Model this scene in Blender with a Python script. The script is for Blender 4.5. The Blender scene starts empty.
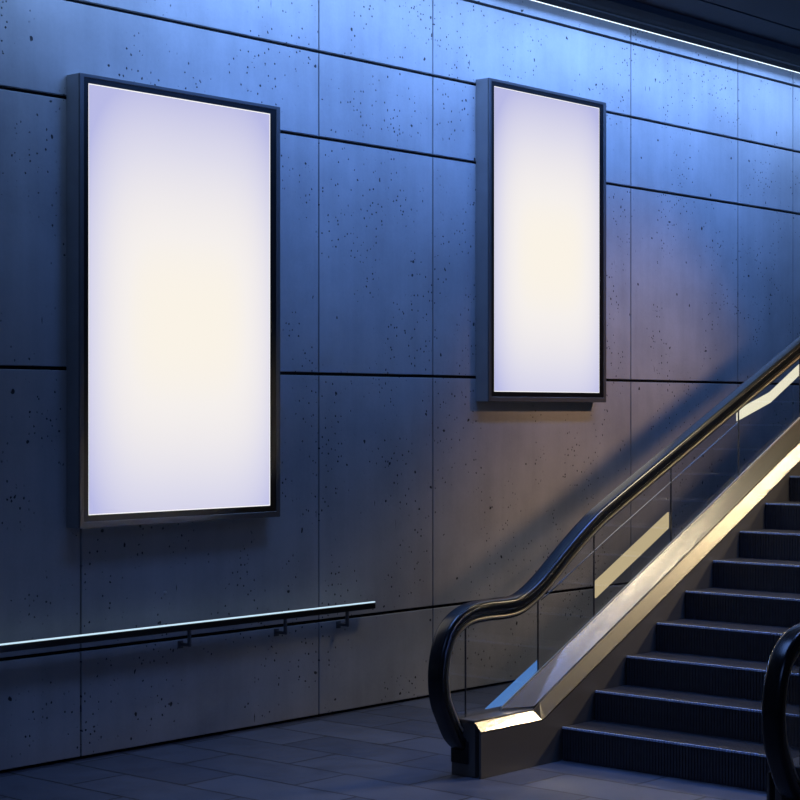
import bpy, bmesh, math, random
from mathutils import Vector
random.seed(7)
C = bpy.context.scene.collection
S = bpy.context.scene

# ------------------------------------------------------------------ materials
def srgb(r, g, b):
    f = lambda c: (c/255/12.92) if c/255 <= .04045 else ((c/255+.055)/1.055)**2.4
    return (f(r), f(g), f(b), 1)

def mat(name, col, rough=.5, metal=0., spec=.5, noise=0., nscale=8., bump=0., bscale=60., stretch=(1, 1, 1), coat=0.):
    m = bpy.data.materials.new(name); m.use_nodes = True
    nt = m.node_tree; b = nt.nodes['Principled BSDF']
    b.inputs['Base Color'].default_value = col
    b.inputs['Roughness'].default_value = rough
    b.inputs['Metallic'].default_value = metal
    b.inputs['Specular IOR Level'].default_value = spec
    b.inputs['Coat Weight'].default_value = coat
    tc = nt.nodes.new('ShaderNodeTexCoord'); mp = nt.nodes.new('ShaderNodeMapping')
    mp.inputs['Scale'].default_value = stretch
    nt.links.new(tc.outputs['Object'], mp.inputs['Vector'])
    n = nt.nodes.new('ShaderNodeTexNoise'); n.inputs['Scale'].default_value = nscale; n.inputs['Detail'].default_value = 5
    nt.links.new(mp.outputs[0], n.inputs['Vector'])
    mx = nt.nodes.new('ShaderNodeMix'); mx.data_type = 'RGBA'
    mx.inputs['A'].default_value = tuple(c*(1-noise) for c in col[:3])+(1,)
    mx.inputs['B'].default_value = tuple(min(1, c*(1+noise)) for c in col[:3])+(1,)
    nt.links.new(n.outputs['Fac'], mx.inputs['Factor'])
    nt.links.new(mx.outputs['Result'], b.inputs['Base Color'])
    if bump:
        n2 = nt.nodes.new('ShaderNodeTexNoise'); n2.inputs['Scale'].default_value = bscale; n2.inputs['Detail'].default_value = 3
        nt.links.new(mp.outputs[0], n2.inputs['Vector'])
        bp = nt.nodes.new('ShaderNodeBump'); bp.inputs['Strength'].default_value = bump; bp.inputs['Distance'].default_value = .01
        nt.links.new(n2.outputs['Fac'], bp.inputs['Height']); nt.links.new(bp.outputs[0], b.inputs['Normal'])
    return m

def emit(name, col, strength):
    m = bpy.data.materials.new(name); m.use_nodes = True
    nt = m.node_tree; nt.nodes.clear()
    e = nt.nodes.new('ShaderNodeEmission'); o = nt.nodes.new('ShaderNodeOutputMaterial')
    e.inputs[0].default_value = col; e.inputs[1].default_value = strength
    nt.links.new(e.outputs[0], o.inputs[0])
    return m

def concrete():
    m = bpy.data.materials.new('cast_concrete'); m.use_nodes = True
    nt = m.node_tree; N = nt.nodes.new; L = nt.links.new; b = nt.nodes['Principled BSDF']
    b.inputs['Roughness'].default_value = .55; b.inputs['Specular IOR Level'].default_value = .35
    tc = N('ShaderNodeTexCoord'); obj = tc.outputs['Object']
    def noise(scale, detail=4, st=(1, 1, 1), rough=.5):
        mp = N('ShaderNodeMapping'); mp.inputs['Scale'].default_value = st; L(obj, mp.inputs['Vector'])
        n = N('ShaderNodeTexNoise'); n.inputs['Scale'].default_value = scale; n.inputs['Detail'].default_value = detail
        n.inputs['Roughness'].default_value = rough
        L(mp.outputs[0], n.inputs['Vector']); return n.outputs['Fac']
    def ramp(fac, p0, p1, c0=0., c1=1.):
        r = N('ShaderNodeMapRange'); r.interpolation_type = 'SMOOTHSTEP'
        r.inputs['From Min'].default_value = p0; r.inputs['From Max'].default_value = p1
        r.inputs['To Min'].default_value = c0; r.inputs['To Max'].default_value = c1
        L(fac, r.inputs['Value']); return r.outputs[0]
    def math_(op, a, c):
        q = N('ShaderNodeMath'); q.operation = op
        for i, v in enumerate((a, c)):
            if isinstance(v, (int, float)): q.inputs[i].default_value = v
            else: L(v, q.inputs[i])
        return q.outputs[0]
    def voro(scale, st, thr, soft, jitter=1.):
        mp = N('ShaderNodeMapping'); mp.inputs['Scale'].default_value = st; L(obj, mp.inputs['Vector'])
        # distort a little so pits are irregular
        nn = N('ShaderNodeTexNoise'); nn.inputs['Scale'].default_value = scale*2.2; L(mp.outputs[0], nn.inputs['Vector'])
        ad = N('ShaderNodeVectorMath'); ad.operation = 'MULTIPLY_ADD'
        ad.inputs[1].default_value = (.35/scale,)*3
        L(nn.outputs['Color'], ad.inputs[0]); L(mp.outputs[0], ad.inputs[2])
        v = N('ShaderNodeTexVoronoi'); v.inputs['Scale'].default_value = scale; L(ad.outputs[0], v.inputs['Vector'])
        d = ramp(v.outputs['Distance'], thr-soft, thr+soft, 1., 0.)
        # keep only some of the cells, with their own size
        w = N('ShaderNodeSeparateColor'); L(v.outputs['Color'], w.inputs[0])
        return d, w.outputs[0]
    cloud = noise(1.1, 6, (1, 1, 1), .6)
    streak = noise(3.0, 5, (2.4, 2.4, .22), .6)
    fine = noise(45, 4)
    v = math_('ADD', ramp(cloud, .3, .7, .85, 1.12), math_('MULTIPLY', math_('SUBTRACT', streak, .5), .32))
    v = math_('ADD', v, math_('MULTIPLY', math_('SUBTRACT', fine, .5), .10))
    # bug holes, small and clustered, and a few larger ones
    cl = ramp(noise(2.3, 2, (1.3, 1, .8)), .47, .58)
    d1, k1 = voro(27, (1.15, .01, 1.0), .20, .045)
    p1 = math_('MULTIPLY', math_('MULTIPLY', d1, cl), ramp(k1, .50, .52))
    d2, k2 = voro(6.3, (1.1, .01, 1.0), .075, .014)
    p2 = math_('MULTIPLY', d2, ramp(k2, .25, .3))
    # trickle marks: long thin vertical cells
    d3, k3 = voro(7, (1.9, .01, .33), .06, .02)
    p3 = math_('MULTIPLY', math_('MULTIPLY', d3, ramp(noise(2.2, 3), .48, .6)), ramp(k3, .5, .55))
    p3 = math_('MULTIPLY', p3, .8)
    pits = math_('MAXIMUM', math_('MAXIMUM', p1, p2), p3)
    mx = N('ShaderNodeMix'); mx.data_type = 'RGBA'
    mx.inputs['B'].default_value = (.012, .012, .014, 1)
    hs = N('ShaderNodeVectorMath'); hs.operation = 'SCALE'; hs.inputs[0].default_value = (.40, .40, .41)
    L(v, hs.inputs['Scale']); L(hs.outputs[0], mx.inputs['A'])
    L(math_('MULTIPLY', pits, .93), mx.inputs['Factor']); L(mx.outputs['Result'], b.inputs['Base Color'])
    h = math_('SUBTRACT', math_('MULTIPLY', fine, .12), pits)
    bp = N('ShaderNodeBump'); bp.inputs['Strength'].default_value = .6; bp.inputs['Distance'].default_value = .006
    L(h, bp.inputs['Height']); L(bp.outputs[0], b.inputs['Normal'])
    return m

def floor_mat():
    m = bpy.data.materials.new('stone_floor'); m.use_nodes = True
    nt = m.node_tree; N = nt.nodes.new; L = nt.links.new; b = nt.nodes['Principled BSDF']
    tc = N('ShaderNodeTexCoord'); mp = N('ShaderNodeMapping'); mp.inputs['Rotation'].default_value = (0, 0, math.pi/2)
    mp.inputs['Location'].default_value = (.2, .13, 0)
    L(tc.outputs['Object'], mp.inputs['Vector'])
    n0 = N('ShaderNodeTexNoise'); n0.inputs['Scale'].default_value = 2.2; n0.inputs['Detail'].default_value = 2
    L(tc.outputs['Object'], n0.inputs['Vector'])
    ad = N('ShaderNodeVectorMath'); ad.operation = 'MULTIPLY_ADD'; ad.inputs[1].default_value = (.03, .03, 0)
    L(n0.outputs['Color'], ad.inputs[0]); L(mp.outputs[0], ad.inputs[2])
    br = N('ShaderNodeTexBrick')
    br.inputs['Scale'].default_value = 1; br.inputs['Brick Width'].default_value = .95; br.inputs['Row Height'].default_value = .42
    br.inputs['Mortar Size'].default_value = .008; br.inputs['Mortar Smooth'].default_value = .1
    br.inputs['Color1'].default_value = (.066, .074, .098, 1); br.inputs['Color2'].default_value = (.10, .108, .135, 1)
    br.inputs['Mortar'].default_value = (.008, .008, .01, 1)
    L(ad.outputs[0], br.inputs['Vector'])
    n = N('ShaderNodeTexNoise'); n.inputs['Scale'].default_value = 5; n.inputs['Detail'].default_value = 8
    L(tc.outputs['Object'], n.inputs['Vector'])
    mr = N('ShaderNodeMapRange'); mr.inputs['To Min'].default_value = .65; mr.inputs['To Max'].default_value = 1.35; L(n.outputs['Fac'], mr.inputs['Value'])
    sc = N('ShaderNodeVectorMath'); sc.operation = 'SCALE'; L(br.outputs['Color'], sc.inputs[0]); L(mr.outputs[0], sc.inputs['Scale'])
    L(sc.outputs[0], b.inputs['Base Color'])
    rr = N('ShaderNodeMapRange'); rr.inputs['To Min'].default_value = .32; rr.inputs['To Max'].default_value = .6; L(n.outputs['Fac'], rr.inputs['Value'])
    L(rr.outputs[0], b.inputs['Roughness'])
    mh = N('ShaderNodeMath'); mh.operation = 'MULTIPLY_ADD'; mh.inputs[1].default_value = -1.; L(br.outputs['Fac'], mh.inputs[0])
    m2 = N('ShaderNodeMath'); m2.operation = 'MULTIPLY'; m2.inputs[1].default_value = .35; L(n.outputs['Fac'], m2.inputs[0]); L(m2.outputs[0], mh.inputs[2])
    bp = N('ShaderNodeBump'); bp.inputs['Strength'].default_value = .5; bp.inputs['Distance'].default_value = .008
    L(mh.outputs[0], bp.inputs['Height']); L(bp.outputs[0], b.inputs['Normal'])
    return m

def glass_mat():
    m = bpy.data.materials.new('clear_glass'); m.use_nodes = True
    nt = m.node_tree; nt.nodes.clear(); N = nt.nodes.new; L = nt.links.new
    tr = N('ShaderNodeBsdfTransparent'); tr.inputs[0].default_value = (.86, .88, .90, 1)
    gl = N('ShaderNodeBsdfGlossy'); gl.inputs['Roughness'].default_value = .03; gl.inputs[0].default_value = (.9, .92, 1, 1)
    lw = N('ShaderNodeLayerWeight'); lw.inputs[0].default_value = .5
    pw = N('ShaderNodeMath'); pw.operation = 'POWER'; pw.inputs[1].default_value = 4; L(lw.outputs['Facing'], pw.inputs[0])
    fr = N('ShaderNodeMath'); fr.operation = 'MULTIPLY_ADD'; fr.inputs[1].default_value = .6; fr.inputs[2].default_value = .035; L(pw.outputs[0], fr.inputs[0])
    mx = N('ShaderNodeMixShader'); o = N('ShaderNodeOutputMaterial')
    L(fr.outputs[0], mx.inputs[0]); L(tr.outputs[0], mx.inputs[1]); L(gl.outputs[0], mx.inputs[2]); L(mx.outputs[0], o.inputs[0])
    return m

def screen_mat():
    """lit panel: soft cream hot spot, lavender towards the rim, thin white rim of light"""
    m = bpy.data.materials.new('lit_screen'); m.use_nodes = True
    nt = m.node_tree; nt.nodes.clear(); N = nt.nodes.new; L = nt.links.new
    tc = N('ShaderNodeTexCoord'); sp = N('ShaderNodeSeparateXYZ'); L(tc.outputs['Generated'], sp.inputs[0])
    def M(op, a, c=0.):
        q = N('ShaderNodeMath'); q.operation = op
        for i, v in enumerate((a, c)):
            if isinstance(v, (int, float)): q.inputs[i].default_value = v
            else: L(v, q.inputs[i])
        return q.outputs[0]
    gx, gz = sp.outputs[0], sp.outputs[2]
    dx = M('DIVIDE', M('ABSOLUTE', M('SUBTRACT', gx, .53)), .56); dz = M('DIVIDE', M('ABSOLUTE', M('SUBTRACT', gz, .46)), .565)
    d = M('ADD', M('MULTIPLY', M('POWER', dx, 4.6), .8), M('POWER', dz, 2.6))
    cr = N('ShaderNodeValToRGB'); L(d, cr.inputs[0])
    e = cr.color_ramp.elements
    e[0].position = 0; e[0].color = srgb(250, 243, 231)
    e[1].position = 1.; e[1].color = srgb(184, 186, 230)
    q = cr.color_ramp.elements.new(.07); q.color = srgb(245, 240, 237)
    q = cr.color_ramp.elements.new(.42); q.color = srgb(222, 220, 236)
    # thin rim of light: distance to the edge in metres is passed by the panel's own proportions
    ex = M('MINIMUM', gx, M('SUBTRACT', 1., gx)); ez = M('MINIMUM', gz, M('SUBTRACT', 1., gz))
    rim = M('MAXIMUM', M('LESS_THAN', ex, .006), M('LESS_THAN', ez, .0035))
    mx = N('ShaderNodeMix'); mx.data_type = 'RGBA'; L(rim, mx.inputs['Factor']); L(cr.outputs[0], mx.inputs['A']); mx.inputs['B'].default_value = (1, 1, 1, 1)
    em = N('ShaderNodeEmission'); em.inputs[1].default_value = 1.; L(mx.outputs['Result'], em.inputs[0])
    o = N('ShaderNodeOutputMaterial'); L(em.outputs[0], o.inputs[0])
    return m

M = dict(
    concrete=concrete(), floor=floor_mat(), glass=glass_mat(), screen=screen_mat(),
    groove=mat('groove_dark', (.006, .006, .007, 1), .9, noise=.2),
    ceiling=mat('ceiling_panel', (.020, .022, .028, 1), .7, 0, .25, .25, 2, .1, 30),
    beam=mat('black_painted_steel', (.012, .012, .013, 1), .85, 0, .1, .2, 6),
    trimlit=mat('pale_aluminium', (.75, .76, .8, 1), .35, .6, .5, .05, 20),
    housing=mat('dark_grey_powder_coat', (.30, .31, .33, 1), .42, .2, .5, .15, 6, .05, 300),
    frame=mat('anthracite_metal', (.14, .14, .145, 1), .38, .5, .5, .12, 10, .03, 200),
    black=mat('black_bezel', (.004, .004, .005, 1), .35, 0, .5, .2, 10),
    rubber=mat('black_handrail_rubber', (.006, .0065, .008, 1), .24, 0, .45, .2, 30),
    steel=mat('brushed_steel', (.66, .64, .61, 1), .2, 1., .5, .10, 14, .015, 90, (.12, 1, 1)),
    guide=mat('polished_guide_rail', (.66, .60, .50, 1), .3, .7, .5, .1, 20, .02, 80, (.1, 1, 1)),
    inner=mat('inner_deck_aluminium', (.55, .52, .45, 1), .24, 1., .5, .12, 9, .08, 120, (.15, 1, 1)),
    skirt=mat('dark_skirt_panel', (.11, .10, .09, 1), .42, .2, .5, .2, 4, .03, 200, (.2, 1, 1)),
    step=mat('black_step_metal', (.045, .046, .052, 1), .4, .3, .5, .25, 20, .04, 150),
    nosing=mat('step_edge_blue_reflection', (.38, .52, .90, 1), .4, .3, .5, .3, 60),  # blue reflection along the step edges is put into the base colour
    joint=mat('grey_silicone', (.06, .06, .065, 1), .5, 0, .4, .2, 40),
    brush=mat('black_inlet_collar', (.01, .01, .01, 1), .7, 0, .3, .2, 40),
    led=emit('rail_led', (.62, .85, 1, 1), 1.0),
    cove=emit('cove_led', (.75, .88, 1, 1), 1.6),
    sblue=emit('pale_blue_reflection', srgb(92, 140, 208), 1.0),  # this and the next two imitate reflections in the glass by emission
    scream=emit('cream_reflection', srgb(222, 198, 152), 1.0),
    sbright=emit('bright_cream_reflection', srgb(250, 240, 208), 1.3),
)

# ------------------------------------------------------------------ helpers
def link(name, me, m, parent=None, smooth=False):
    o = bpy.data.objects.new(name, me); C.objects.link(o)
    if m is not None: me.materials.append(m)
    if smooth:
        for p in me.polygons: p.use_smooth = True
    if parent is not None:
        o.parent = parent
        o.matrix_parent_inverse = parent.matrix_basis.inverted()
    return o

def bm_obj(name, bm, m, parent=None, smooth=False):
    bmesh.ops.recalc_face_normals(bm, faces=bm.faces)
    me = bpy.data.meshes.new(name); bm.to_mesh(me); bm.free()
    return link(name, me, m, parent, smooth)

def add_box(bm, x0, x1, y0, y1, z0, z1, bev=0., seg=2):
    vs = [bm.verts.new((x, y, z)) for x in (x0, x1) for y in (y0, y1) for z in (z0, z1)]
    fs = [(0, 1, 3, 2), (4, 6, 7, 5), (0, 4, 5, 1), (2, 3, 7, 6), (0, 2, 6, 4), (1, 5, 7, 3)]
    ff = [bm.faces.new([vs[i] for i in f]) for f in fs]
    if bev:
        es = list({e for f in ff for e in f.edges})
        bmesh.ops.bevel(bm, geom=es, offset=bev, segments=seg, affect='EDGES', profile=.5)

def box(name, b, m, parent=None, bev=0., seg=2):
    bm = bmesh.new(); add_box(bm, *b, bev=bev, seg=seg); return bm_obj(name, bm, m, parent)

def tag(o, label, cat, group=None):
    o['label'] = label; o['category'] = cat
    if group: o['group'] = group
    return o
def empty(name, loc):
    o = bpy.data.objects.new(name, None); C.objects.link(o); o.location = loc; o.empty_display_size = .2
    return o
def struct(o): o['kind'] = 'structure'; return o

def prism_y(bm, poly, y0, y1):
    """closed polygon in XZ extruded along Y"""
    a = [bm.verts.new((x, y0, z)) for x, z in poly]; b = [bm.verts.new((x, y1, z)) for x, z in poly]
    bm.faces.new(a); bm.faces.new(b[::-1]); n = len(poly)
    for i in range(n):
        j = (i+1) % n
        bm.faces.new((a[i], b[i], b[j], a[j]))

def strip(bm, la, ya, lb, yb, th):
    """plate between two polylines la (at ya) and lb (at yb), th thick downward"""
    rows = []
    for (xa, za), (xb, zb) in zip(la, lb):
        rows.append([bm.verts.new(p) for p in ((xa, ya, za), (xb, yb, zb), (xb, yb, zb-th), (xa, ya, za-th))])
    for r, s in zip(rows, rows[1:]):
        for i in range(4):
            j = (i+1) % 4
            bm.faces.new((r[i], r[j], s[j], s[i]))
    bm.faces.new(rows[0]); bm.faces.new(rows[-1][::-1])

def sweep(bm, path, prof, yc):
    """path [(x,z,nx,nz)], profile [(r,y)] closed"""
    rings = [[bm.verts.new((x+nx*r, yc+y, z+nz*r)) for r, y in prof] for x, z, nx, nz in path]
    n = len(prof)
    for a, b in zip(rings, rings[1:]):
        for i in range(n):
            j = (i+1) % n
            bm.faces.new((a[i], a[j], b[j], b[i]))
    bm.faces.new(rings[0]); bm.faces.new(rings[-1][::-1])

def rrect(r0, r1, w, rad, seg=5):
    pts = []
    for cx, cy, a0 in ((r1-rad, w/2-rad, 0), (r0+rad, w/2-rad, 90), (r0+rad, -w/2+rad, 180), (r1-rad, -w/2+rad, 270)):
        for k in range(seg+1):
            a = math.radians(a0+90*k/seg)
            pts.append((cx+rad*math.cos(a), cy+rad*math.sin(a)))
    return pts

# ------------------------------------------------------------------ the station wall, floor and ceiling
W = 8.84
rows = [.0, .66, 2.354, 3.974, 4.563, 5.182, 5.95]
low = [2.0, 4.9, 7.103, 9.166, 10.37, 12.925, 14.629, 15.62, 18.0, 21.0]
high = [2.0, 5.6, 9.166, 10.37, 12.925, 14.629, 15.62, 18.0, 21.0]
bm = bmesh.new()
for i in range(len(rows)-1):
    z0 = rows[i]+(.011 if i else .02); z1 = rows[i+1]-.011
    if i <= 1: cols = low
    else: cols = high
    for a, b in zip(cols, cols[1:]):
        add_box(bm, a+.006, b-.006, W, W+.06, z0, z1, bev=.004, seg=2)
wall = bm_obj('wall_back', bm, M['concrete']); struct(wall)
wb = box('wall_recess', (2, 21, W+.03, W+.20, 0, 5.95), M['groove'], wall); wb.name = 'panel_backing'
# hairline crack joints
fl = box('floor', (-2, 21, -2.5, W+.2, -.12, 0), M['floor']); struct(fl)

bm = bmesh.new()
ys = [7.815, 6.2, 4.4, 2.6, .8, -1.0, -2.5]
add_box(bm, -2, 21, 7.83, 8.22, 5.30, 5.42)
for a, b in zip(ys, ys[1:]): add_box(bm, -2, 21, b+.012, a-.012, 5.30, 5.42, bev=.004)
ce = bm_obj('ceiling', bm, M['ceiling']); struct(ce)
box('ceiling_slab', (-2, 21, -2.5, W+.2, 5.96, 6.05), M['groove'], ce)
bt = bmesh.new()
add_box(bt, -2, 21, 8.47, 8.60, 5.23, 5.55, bev=.004)
add_box(bt, -2, 21, 8.22, 8.468, 5.245, 5.42, bev=.004)
tr = bm_obj('trim_1', bt, M['beam']); struct(tr)

# cove light along the ceiling edge
cv = empty('cove_light', (12, 8.62, 5.25))
bm = bmesh.new(); add_box(bm, 2, 21, 8.602, 8.622, 5.235, 5.29, bev=.003)
bm_obj('channel', bm, M['trimlit'], cv)
bm = bmesh.new(); add_box(bm, 2, 21, 8.606, 8.620, 5.230, 5.2345); bm_obj('light_strip', bm, M['cove'], cv)
tag(cv, 'long white and blue light strip tucked in the gap between dark ceiling and wall', 'light strip')

# ------------------------------------------------------------------ lightboxes
def lightbox(x0, x1, z0, z1, label):
    d = .13; y = W-d
    r = empty('advertising_lightbox', ((x0+x1)/2, W, z0))
    bm = bmesh.new(); add_box(bm, x0, x1, y+.012, W-.002, z0, z1, bev=.004); bm_obj('housing', bm, M['housing'], r)
    # front frame: ring with a stepped inner lip
    def ring(bm, o, i, ya, yb):
        (a0, a1, c0, c1), (b0, b1, d0, d1) = o, i
        A = [(a0, c0), (a1, c0), (a1, c1), (a0, c1)]; B = [(b0, d0), (b1, d0), (b1, d1), (b0, d1)]
        v = [[bm.verts.new((p[0], yy, p[1])) for p in P] for P, yy in ((A, ya), (B, ya), (B, yb), (A, yb))]
        for q in range(4):
            for k in range(4):
                k2 = (k+1) % 4; q2 = (q+1) % 4
                bm.faces.new((v[q][k], v[q][k2], v[q2][k2], v[q2][k]))
    bm = bmesh.new(); ring(bm, (x0, x1, z0, z1), (x0+.033, x1-.036, z0+.038, z1-.022), y, y+.014)
    bmesh.ops.bevel(bm, geom=list(bm.edges), offset=.0025, segments=1, affect='EDGES')
    bm_obj('front_frame', bm, M['frame'], r)
    bm = bmesh.new()
    ring(bm, (x0+.031, x1-.034, z0+.036, z1-.020), (x0+.069, x1-.088, z0+.076, z1-.054), y+.005, y+.012)
    bm_obj('bezel', bm, M['black'], r)
    bm = bmesh.new(); add_box(bm, x0+.066, x1-.085, y+.008, y+.0115, z0+.073, z1-.051); bm_obj('screen', bm, M['screen'], r)
    # hanging rail below the box, set back against the wall
    tag(r, label, 'lightbox', 'blank lightboxes on the concrete wall')
    return r
lightbox(6.99, 8.665, 1.402, 4.108, 'larger blank glowing lightbox with dark metal frame, left one above the handrail')
lightbox(10.864, 12.385, 2.17, 4.60, 'smaller blank glowing lightbox with dark metal frame, nearer the escalator')

# ------------------------------------------------------------------ rail with a light line
rl = empty('wall_handrail', (8, 8.75, 0))
bm = bmesh.new(); add_box(bm, 3.5, 9.62, 8.725, 8.775, .718, .760, bev=.006); bm_obj('rail', bm, M['black'], rl)
bm = bmesh.new(); add_box(bm, 3.52, 9.617, 8.728, 8.742, .7605, .769, bev=.002); bm_obj('light_strip', bm, M['led'], rl)
for bx in (4.9, 6.3, 7.897, 8.752, 9.355):
    bm = bmesh.new()
    add_box(bm, bx-.008, bx+.008, 8.74, 8.764, .622, .718, bev=.003)
    add_box(bm, bx-.008, bx+.008, 8.74, W-.008, .612, .632, bev=.003)
    add_box(bm, bx-.022, bx+.022, W-.008, W-.001, .595, .645, bev=.003)
    bm_obj('bracket', bm, M['frame'], rl)
tag(rl, 'slim black wall handrail with a thin glowing line along its top', 'handrail')

b = bmesh.new(); bmesh.ops.create_cone(b, cap_ends=True, segments=12, radius1=.011, radius2=.008, depth=.008)
for v in b.verts: v.co = Vector((v.co.x, -v.co.z, v.co.y))
bolt = bm_obj('wall_bolt', b, M['trimlit']); bolt.location = (7.771, W-.004, .961)
tag(bolt, 'tiny bright metal bolt in the concrete under the larger lightbox', 'bolt')

# ------------------------------------------------------------------ escalator
XE = 16.6
outer = [(8.40, .100), (8.31, .108), (8.225, .148), (8.145, .215), (8.085, .310), (8.025, .43), (8.004, .569), (8.014, .68), (8.042, .775), (8.090, .86),
         (8.165, .925), (8.26, .968), (8.36, .987), (8.50, .993), (8.63, .990), (8.76, 1.0), (8.874, 1.042), (8.98, 1.100), (9.09, 1.172), (9.278, 1.300), (9.45, 1.407)]
k = .446
outer += [(x, 1.506+(x-9.639)*k) for x in (9.639, 10.2, 11, 12, 13, XE)]
def catmull(P, n=5):
    out = []
    Q = [P[0]]+P+[P[-1]]
    for i in range(1, len(Q)-2):
        p0, p1, p2, p3 = Q[i-1:i+3]
        m = n if math.dist(p1, p2) < .4 else 2
        for s in range(m):
            t = s/m
            out.append(tuple(.5*((2*p1[c])+(-p0[c]+p2[c])*t+(2*p0[c]-5*p1[c]+4*p2[c]-p3[c])*t*t+(-p0[c]+3*p1[c]-3*p2[c]+p3[c])*t**3) for c in (0, 1)))
    out.append(P[-1]); return out
sm = catmull(outer)
PATH = []
for i, (x, z) in enumerate(sm):
    a = sm[max(0, i-1)]; b = sm[min(len(sm)-1, i+1)]
    tx, tz = b[0]-a[0], b[1]-a[1]; l = math.hypot(tx, tz); tx /= l; tz /= l
    PATH.append((x, z, -tz, tx))       # outward normal: left of the travel direction
HR = rrect(-.070, 0, .112, .026)
GD = rrect(-.108, -.092, .062, .006, 2)
GD2 = rrect(-.122, -.108, .036, .003, 1)

near = lambda x: .27 if x <= 8.82 else .27+(x-8.82)*.485
XN = [8.235, 8.80, 8.84, 9.2, 10, 11, 12, 13, XE]

esc = empty('escalator', (8.9, 5.73, 0))
def side(mir):
    Y = (lambda y: 11.47-y) if mir else (lambda y: y)
    yc = Y(6.82)
    path = [(x-.015, z*1.045, nx, nz) for x, z, nx, nz in PATH] if mir else PATH
    bm = bmesh.new(); sweep(bm, path, HR, yc); o = bm_obj('handrail', bm, M['rubber'], esc, True)
    bm = bmesh.new(); g = path[6:]; sweep(bm, g, GD, yc); bm_obj('guide_rail', bm, M['guide'], esc)
    bm = bmesh.new(); sweep(bm, path[6:], rrect(-.090, -.071, .05, .004, 2), yc); bm_obj('handrail_track', bm, M['black'], esc)
    bm = bmesh.new(); sweep(bm, path[8:], GD2, yc); bm_obj('glass_gasket', bm, M['black'], esc)
    # glass
    off = [(x-nx*.118, z-nz*.118) for x, z, nx, nz in path]
    top = [p for p in off if p[1] > .34]
    def zt(x):
        up = [p for p in top if p[1] > .75]
        for a, b in zip(up, up[1:]):
            if a[0] <= x <= b[0]: return a[1]+(b[1]-a[1])*(x-a[0])/(b[0]-a[0])
        return up[0][1]
    deck = lambda x: .325 if x <= 8.60 else .325+(x-8.60)*.483
    js = [8.29, 8.981, 9.562, 10.439, 11.293, 12.15, 13.0, 13.85, 14.7, 15.6, XE]
    poly = [p for p in top if p[0] < 8.287]; poly += [(8.287, zt(8.287)), (8.287, deck(8.2)), (8.20, .325)]
    bm = bmesh.new(); prism_y(bm, poly, yc-.006, yc+.006); bm_obj('glass_panel', bm, M['glass'], esc)
    for a, b in zip(js, js[1:]):
        a += .004; b -= .004
        up = [(a, zt(a))]+[p for p in top if p[1] > .75 and a < p[0] < b]+[(b, zt(b) if b < XE-.1 else zt(XE-.12))]
        dn = [(b, deck(b)), ]+([(8.60, .325)] if a < 8.6 < b else [])+[(a, deck(a))]
        bm = bmesh.new(); prism_y(bm, up+dn, yc-.006, yc+.006); bm_obj('glass_panel', bm, M['glass'], esc)
    # dark joint lines where the panes meet
    for a in js[:-1]:
        bm = bmesh.new(); add_box(bm, a-.0018, a+.0018, yc-.0055, yc+.0055, deck(a)+.005, zt(a)-.01)
        bm_obj('glass_joint', bm, M['joint'], esc)
    # inner deck facets
    nA = [(x, near(x)) for x in XN]
    mB = [(8.235, .322), (8.775, .322)]+[(x, near(x)+.088) for x in XN[2:]]
    mB[0] = (8.235, .318)
    bm = bmesh.new(); strip(bm, nA, Y(6.66), mB, Y(6.703), .008); bm_obj('inner_deck', bm, M['inner'], esc)
    XT = [8.60, 9.2, 10, 11, 12, 13, XE]
    lo = [(8.80, .345)]+[(x, near(x)+.092) for x in XT[1:]]
    hi = [(8.60, .345)]+[(x, .345+(x-8.60)*.483) for x in XT[1:]]
    bm = bmesh.new(); strip(bm, lo, Y(6.712), hi, Y(6.797), .010); bm_obj('deck_cover', bm, M['steel'], esc)
    # bright edge bead beside the glass and a thin dark groove between the facets
    bm = bmesh.new(); strip(bm, [(x, z+.008) for x, z in hi], Y(6.798), [(x, z+.008) for x, z in hi], Y(6.808), .02); bm_obj('edge_bead', bm, M['guide'], esc)
    bm = bmesh.new(); strip(bm, [(x, z-.004) for x, z in mB[2:]], Y(6.700), [(x, z-.004) for x, z in mB[2:]], Y(6.716), .02); bm_obj('deck_groove', bm, M['black'], esc)
    # flat top of the newel base
    bm = bmesh.new()
    add_box(bm, 8.225, 8.80, min(Y(6.704), Y(6.885)), max(Y(6.704), Y(6.885)), .318, .330, bev=.003); bm_obj('newel_cap', bm, M['skirt'], esc)
    # skirt panel beside the steps
    bm = bmesh.new(); y0, y1 = sorted((Y(6.66), Y(6.675)))
    prism_y(bm, [(8.235, .002)]+[(x, near(x)-.001) for x in XN]+[(XE, .002)], y0, y1); bm_obj('skirt_panel', bm, M['skirt'], esc)
    # newel base and outer cladding
    y0, y1 = sorted((Y(6.706), Y(6.88)))
    nb = box('newel_base', (8.235, 8.62, y0, y1, .002, .317), M['skirt'], esc, bev=.004)
    bm = bmesh.new(); sweep(bm, [(8.222, .155, -1, 0), (8.236, .15, -1, 0)], [(0, 0)]*0 or rrect(-.001, .001, .01, .0005, 1), yc); bm.free()
    bm = bmesh.new(); add_box(bm, 8.222, 8.2345, min(Y(6.75), Y(6.875)), max(Y(6.75), Y(6.875)), .075, .205, bev=.004); bm_obj('handrail_inlet', bm, M['brush'], nb)
    bm = bmesh.new()
    prism_y(bm, [(8.62, .002), (8.62, .317)]+[(x, near(x)+.03) for x in XN[2:]]+[(XE, .002)], min(Y(6.835), Y(6.88)), max(Y(6.835), Y(6.88)))
    bm_obj('outer_cladding', bm, M['skirt'], esc)
    return Y, yc, deck
Y, yc, deck = side(False)
side(True)

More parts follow.
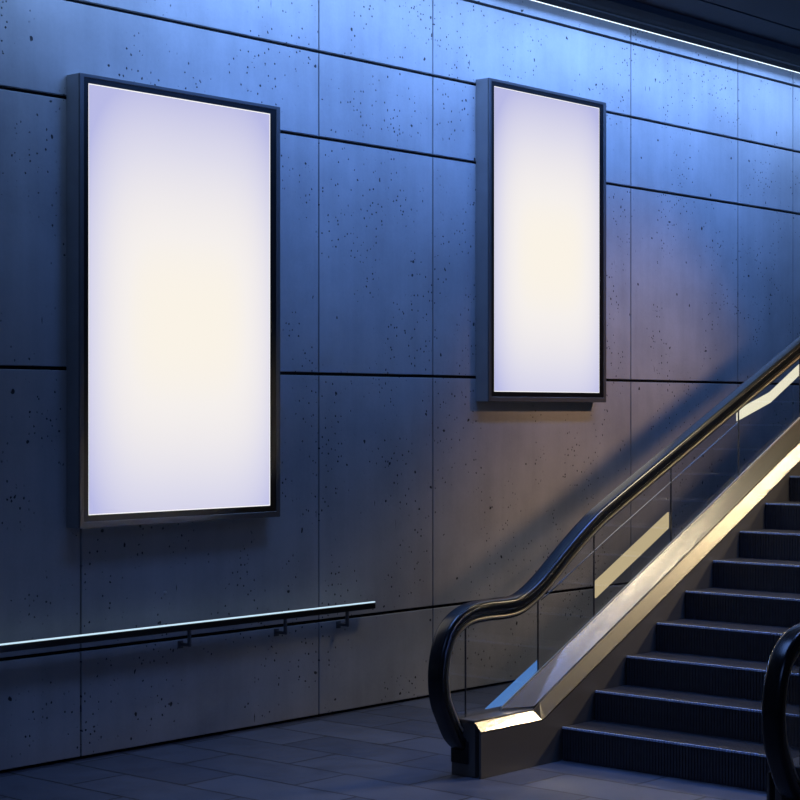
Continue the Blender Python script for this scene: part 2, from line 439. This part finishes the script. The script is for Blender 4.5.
# lamp reflections in the wall side glass, shaped as emissive strips behind it
def reflection_strip(name, pts, m, label):
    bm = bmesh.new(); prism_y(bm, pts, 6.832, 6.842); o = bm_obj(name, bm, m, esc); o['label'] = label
reflection_strip('glass_reflection', [(8.494, .351), (8.665, .352), (9.0, .530), (9.0, .587)], M['sblue'], 'pale blue emissive reflection at the foot of the glass')
reflection_strip('glass_reflection', [(9.601, .919), (9.601, 1.026), (10.433, 1.428), (10.433, 1.322)], M['scream'], 'cream emissive lamp reflection low in the glass')
reflection_strip('glass_reflection', [(11.30, 2.03), (11.30, 2.105), (11.75, 2.235), (12.19, 2.453), (12.6, 2.62), (12.6, 2.54), (12.19, 2.375), (11.75, 2.16)], M['sbright'], 'bright cream emissive lamp reflection under the handrail')

# slim bead along the glass under the handrail
bm = bmesh.new(); ln = [(9.0, .956), (9.759, 1.322), (10.451, 1.641), (11.27, 2.02)]
strip(bm, ln, 6.808, ln, 6.814, .005); bm_obj('glass_bead', bm, M['steel'], esc)

# steps
YS0, YS1 = 4.815, 6.655
def step_mesh(z0, z1, x0, x1):
    bm = bmesh.new(); pitch = .020; n = int((YS1-YS0)/pitch); g = .006
    st = []
    for i in range(n):
        y = YS0+(YS1-YS0)*i/n; w = (YS1-YS0)/n
        st += [(y, 0), (y+w*.55, 0), (y+w*.62, g), (y+w*.93, g)]
    st.append((YS1, 0))
    rings = []
    for y, q in st:
        rings.append([bm.verts.new(p) for p in ((x0+q, y, z0), (x0+q, y, z1-q-.004), (x0+q+.004, y, z1-q), (x1, y, z1-q), (x1, y, z0))])
    for a, b in zip(rings, rings[1:]):
        for i in range(5):
            j = (i+1) % 5
            bm.faces.new((a[i], a[j], b[j], b[i]))
    bm.faces.new(rings[0]); bm.faces.new(rings[-1][::-1])
    bmesh.ops.recalc_face_normals(bm, faces=bm.faces)
    me = bpy.data.meshes.new('step'); bm.to_mesh(me); bm.free(); return me
me0 = step_mesh(-.198, 0, 0, .352)
me0.materials.append(M['step'])
bm = bmesh.new()
n = int((YS1-YS0)/.020); w = (YS1-YS0)/n
for i in range(n):
    y = YS0+i*w
    add_box(bm, -.004, .012, y+.0005, y+w*.75, -.010, .0015)
bmesh.ops.recalc_face_normals(bm, faces=bm.faces)
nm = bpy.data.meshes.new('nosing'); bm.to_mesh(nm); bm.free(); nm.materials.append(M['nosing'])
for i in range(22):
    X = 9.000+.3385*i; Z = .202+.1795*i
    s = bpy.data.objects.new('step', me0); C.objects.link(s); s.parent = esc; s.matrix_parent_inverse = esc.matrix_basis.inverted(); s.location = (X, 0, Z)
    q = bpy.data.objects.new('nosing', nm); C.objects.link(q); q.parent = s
tag(esc, 'dark escalator with black handrails, glass balustrades and ribbed black steps rising right', 'escalator')

# ------------------------------------------------------------------ lights
def area(name, loc, tgt, sx, sy, col, e, spread=180):
    l = bpy.data.lights.new(name, 'AREA'); l.shape = 'RECTANGLE'; l.size = sx; l.size_y = sy; l.color = col; l.energy = e; l.spread = math.radians(spread)
    o = bpy.data.objects.new(name, l); C.objects.link(o); o.location = loc
    d = Vector(tgt)-Vector(loc); o.rotation_euler = d.to_track_quat('-Z', 'Y').to_euler(); return o
def spot(name, loc, tgt, col, e, ang, blend, rad):
    l = bpy.data.lights.new(name, 'SPOT'); l.color = col; l.energy = e; l.spot_size = math.radians(ang); l.spot_blend = blend; l.shadow_soft_size = rad
    o = bpy.data.objects.new(name, l); C.objects.link(o); o.location = loc
    d = Vector(tgt)-Vector(loc); o.rotation_euler = d.to_track_quat('-Z', 'Y').to_euler(); return o
BL = (.27, .49, 1.)
area('cove_wash', (12.6, 8.30, 5.215), (12.6, 8.84, 4.55), 13.5, .08, BL, 104, 150)
area('cove_strip', (12.6, 8.628, 5.262), (12.6, 8.84, 5.22), 13.5, .03, BL, 9, 160)
area('blue_wash_fill', (11.5, 6.4, 5.2), (11.5, 8.84, 4.3), 8.0, .5, (.12, .31, 1.), 88, 85)  # unseen lamp added to soften the blue falloff down the wall
spot('warm_downlight', (13.65, 3.4, 5.25), (12.8, 8.84, 1.75), (1., .62, .36), 830, 45, 1., .17)
area('warm_panel', (11.7, 5.7, 5.28), (11.7, 5.7, 0), 1.1, .8, (1., .84, .56), 48, 90)
area('blue_overhead_fill', (10.3, 5.5, 5.28), (10.3, 5.5, 0), 1.2, .8, (.14, .32, 1.), 26, 60)  # unseen lamp added to give the lower deck cover a blue reflection
area('blue_overhead_fill', (7.6, 6.6, 5.28), (7.6, 6.6, 0), 2.4, .8, (.2, .38, 1.), 20, 70)  # unseen lamp added to make the left floor bluer
area('warm_panel', (15.3, 3.5, 5.28), (9.5, 6.5, .2), 1.2, 1.2, (1., .80, .52), 22, 25)
area('blue_fill', (3., 2.5, 5.1), (10, 6, 0), 3, 2, (.22, .38, 1.), 15, 90)

w = bpy.data.worlds.new('World'); S.world = w; w.use_nodes = True
w.node_tree.nodes['Background'].inputs[0].default_value = (.13, .18, .32, 1); w.node_tree.nodes['Background'].inputs[1].default_value = .06

# ------------------------------------------------------------------ camera
cd = bpy.data.cameras.new('Camera'); cam = bpy.data.objects.new('Camera', cd); C.objects.link(cam)
cd.sensor_width = 36; cd.lens = 36*1856/800; cd.shift_y = 11/800; cd.clip_end = 100
n = math.hypot(1640, 1856)
cam.location = (0, 0, 2.1)
cam.rotation_euler = (math.pi/2, 0, -math.atan2(1856/n, 1640/n))
S.camera = cam
S.view_settings.view_transform = 'Standard'; S.view_settings.look = 'None'; S.view_settings.exposure = 0; S.view_settings.gamma = 1
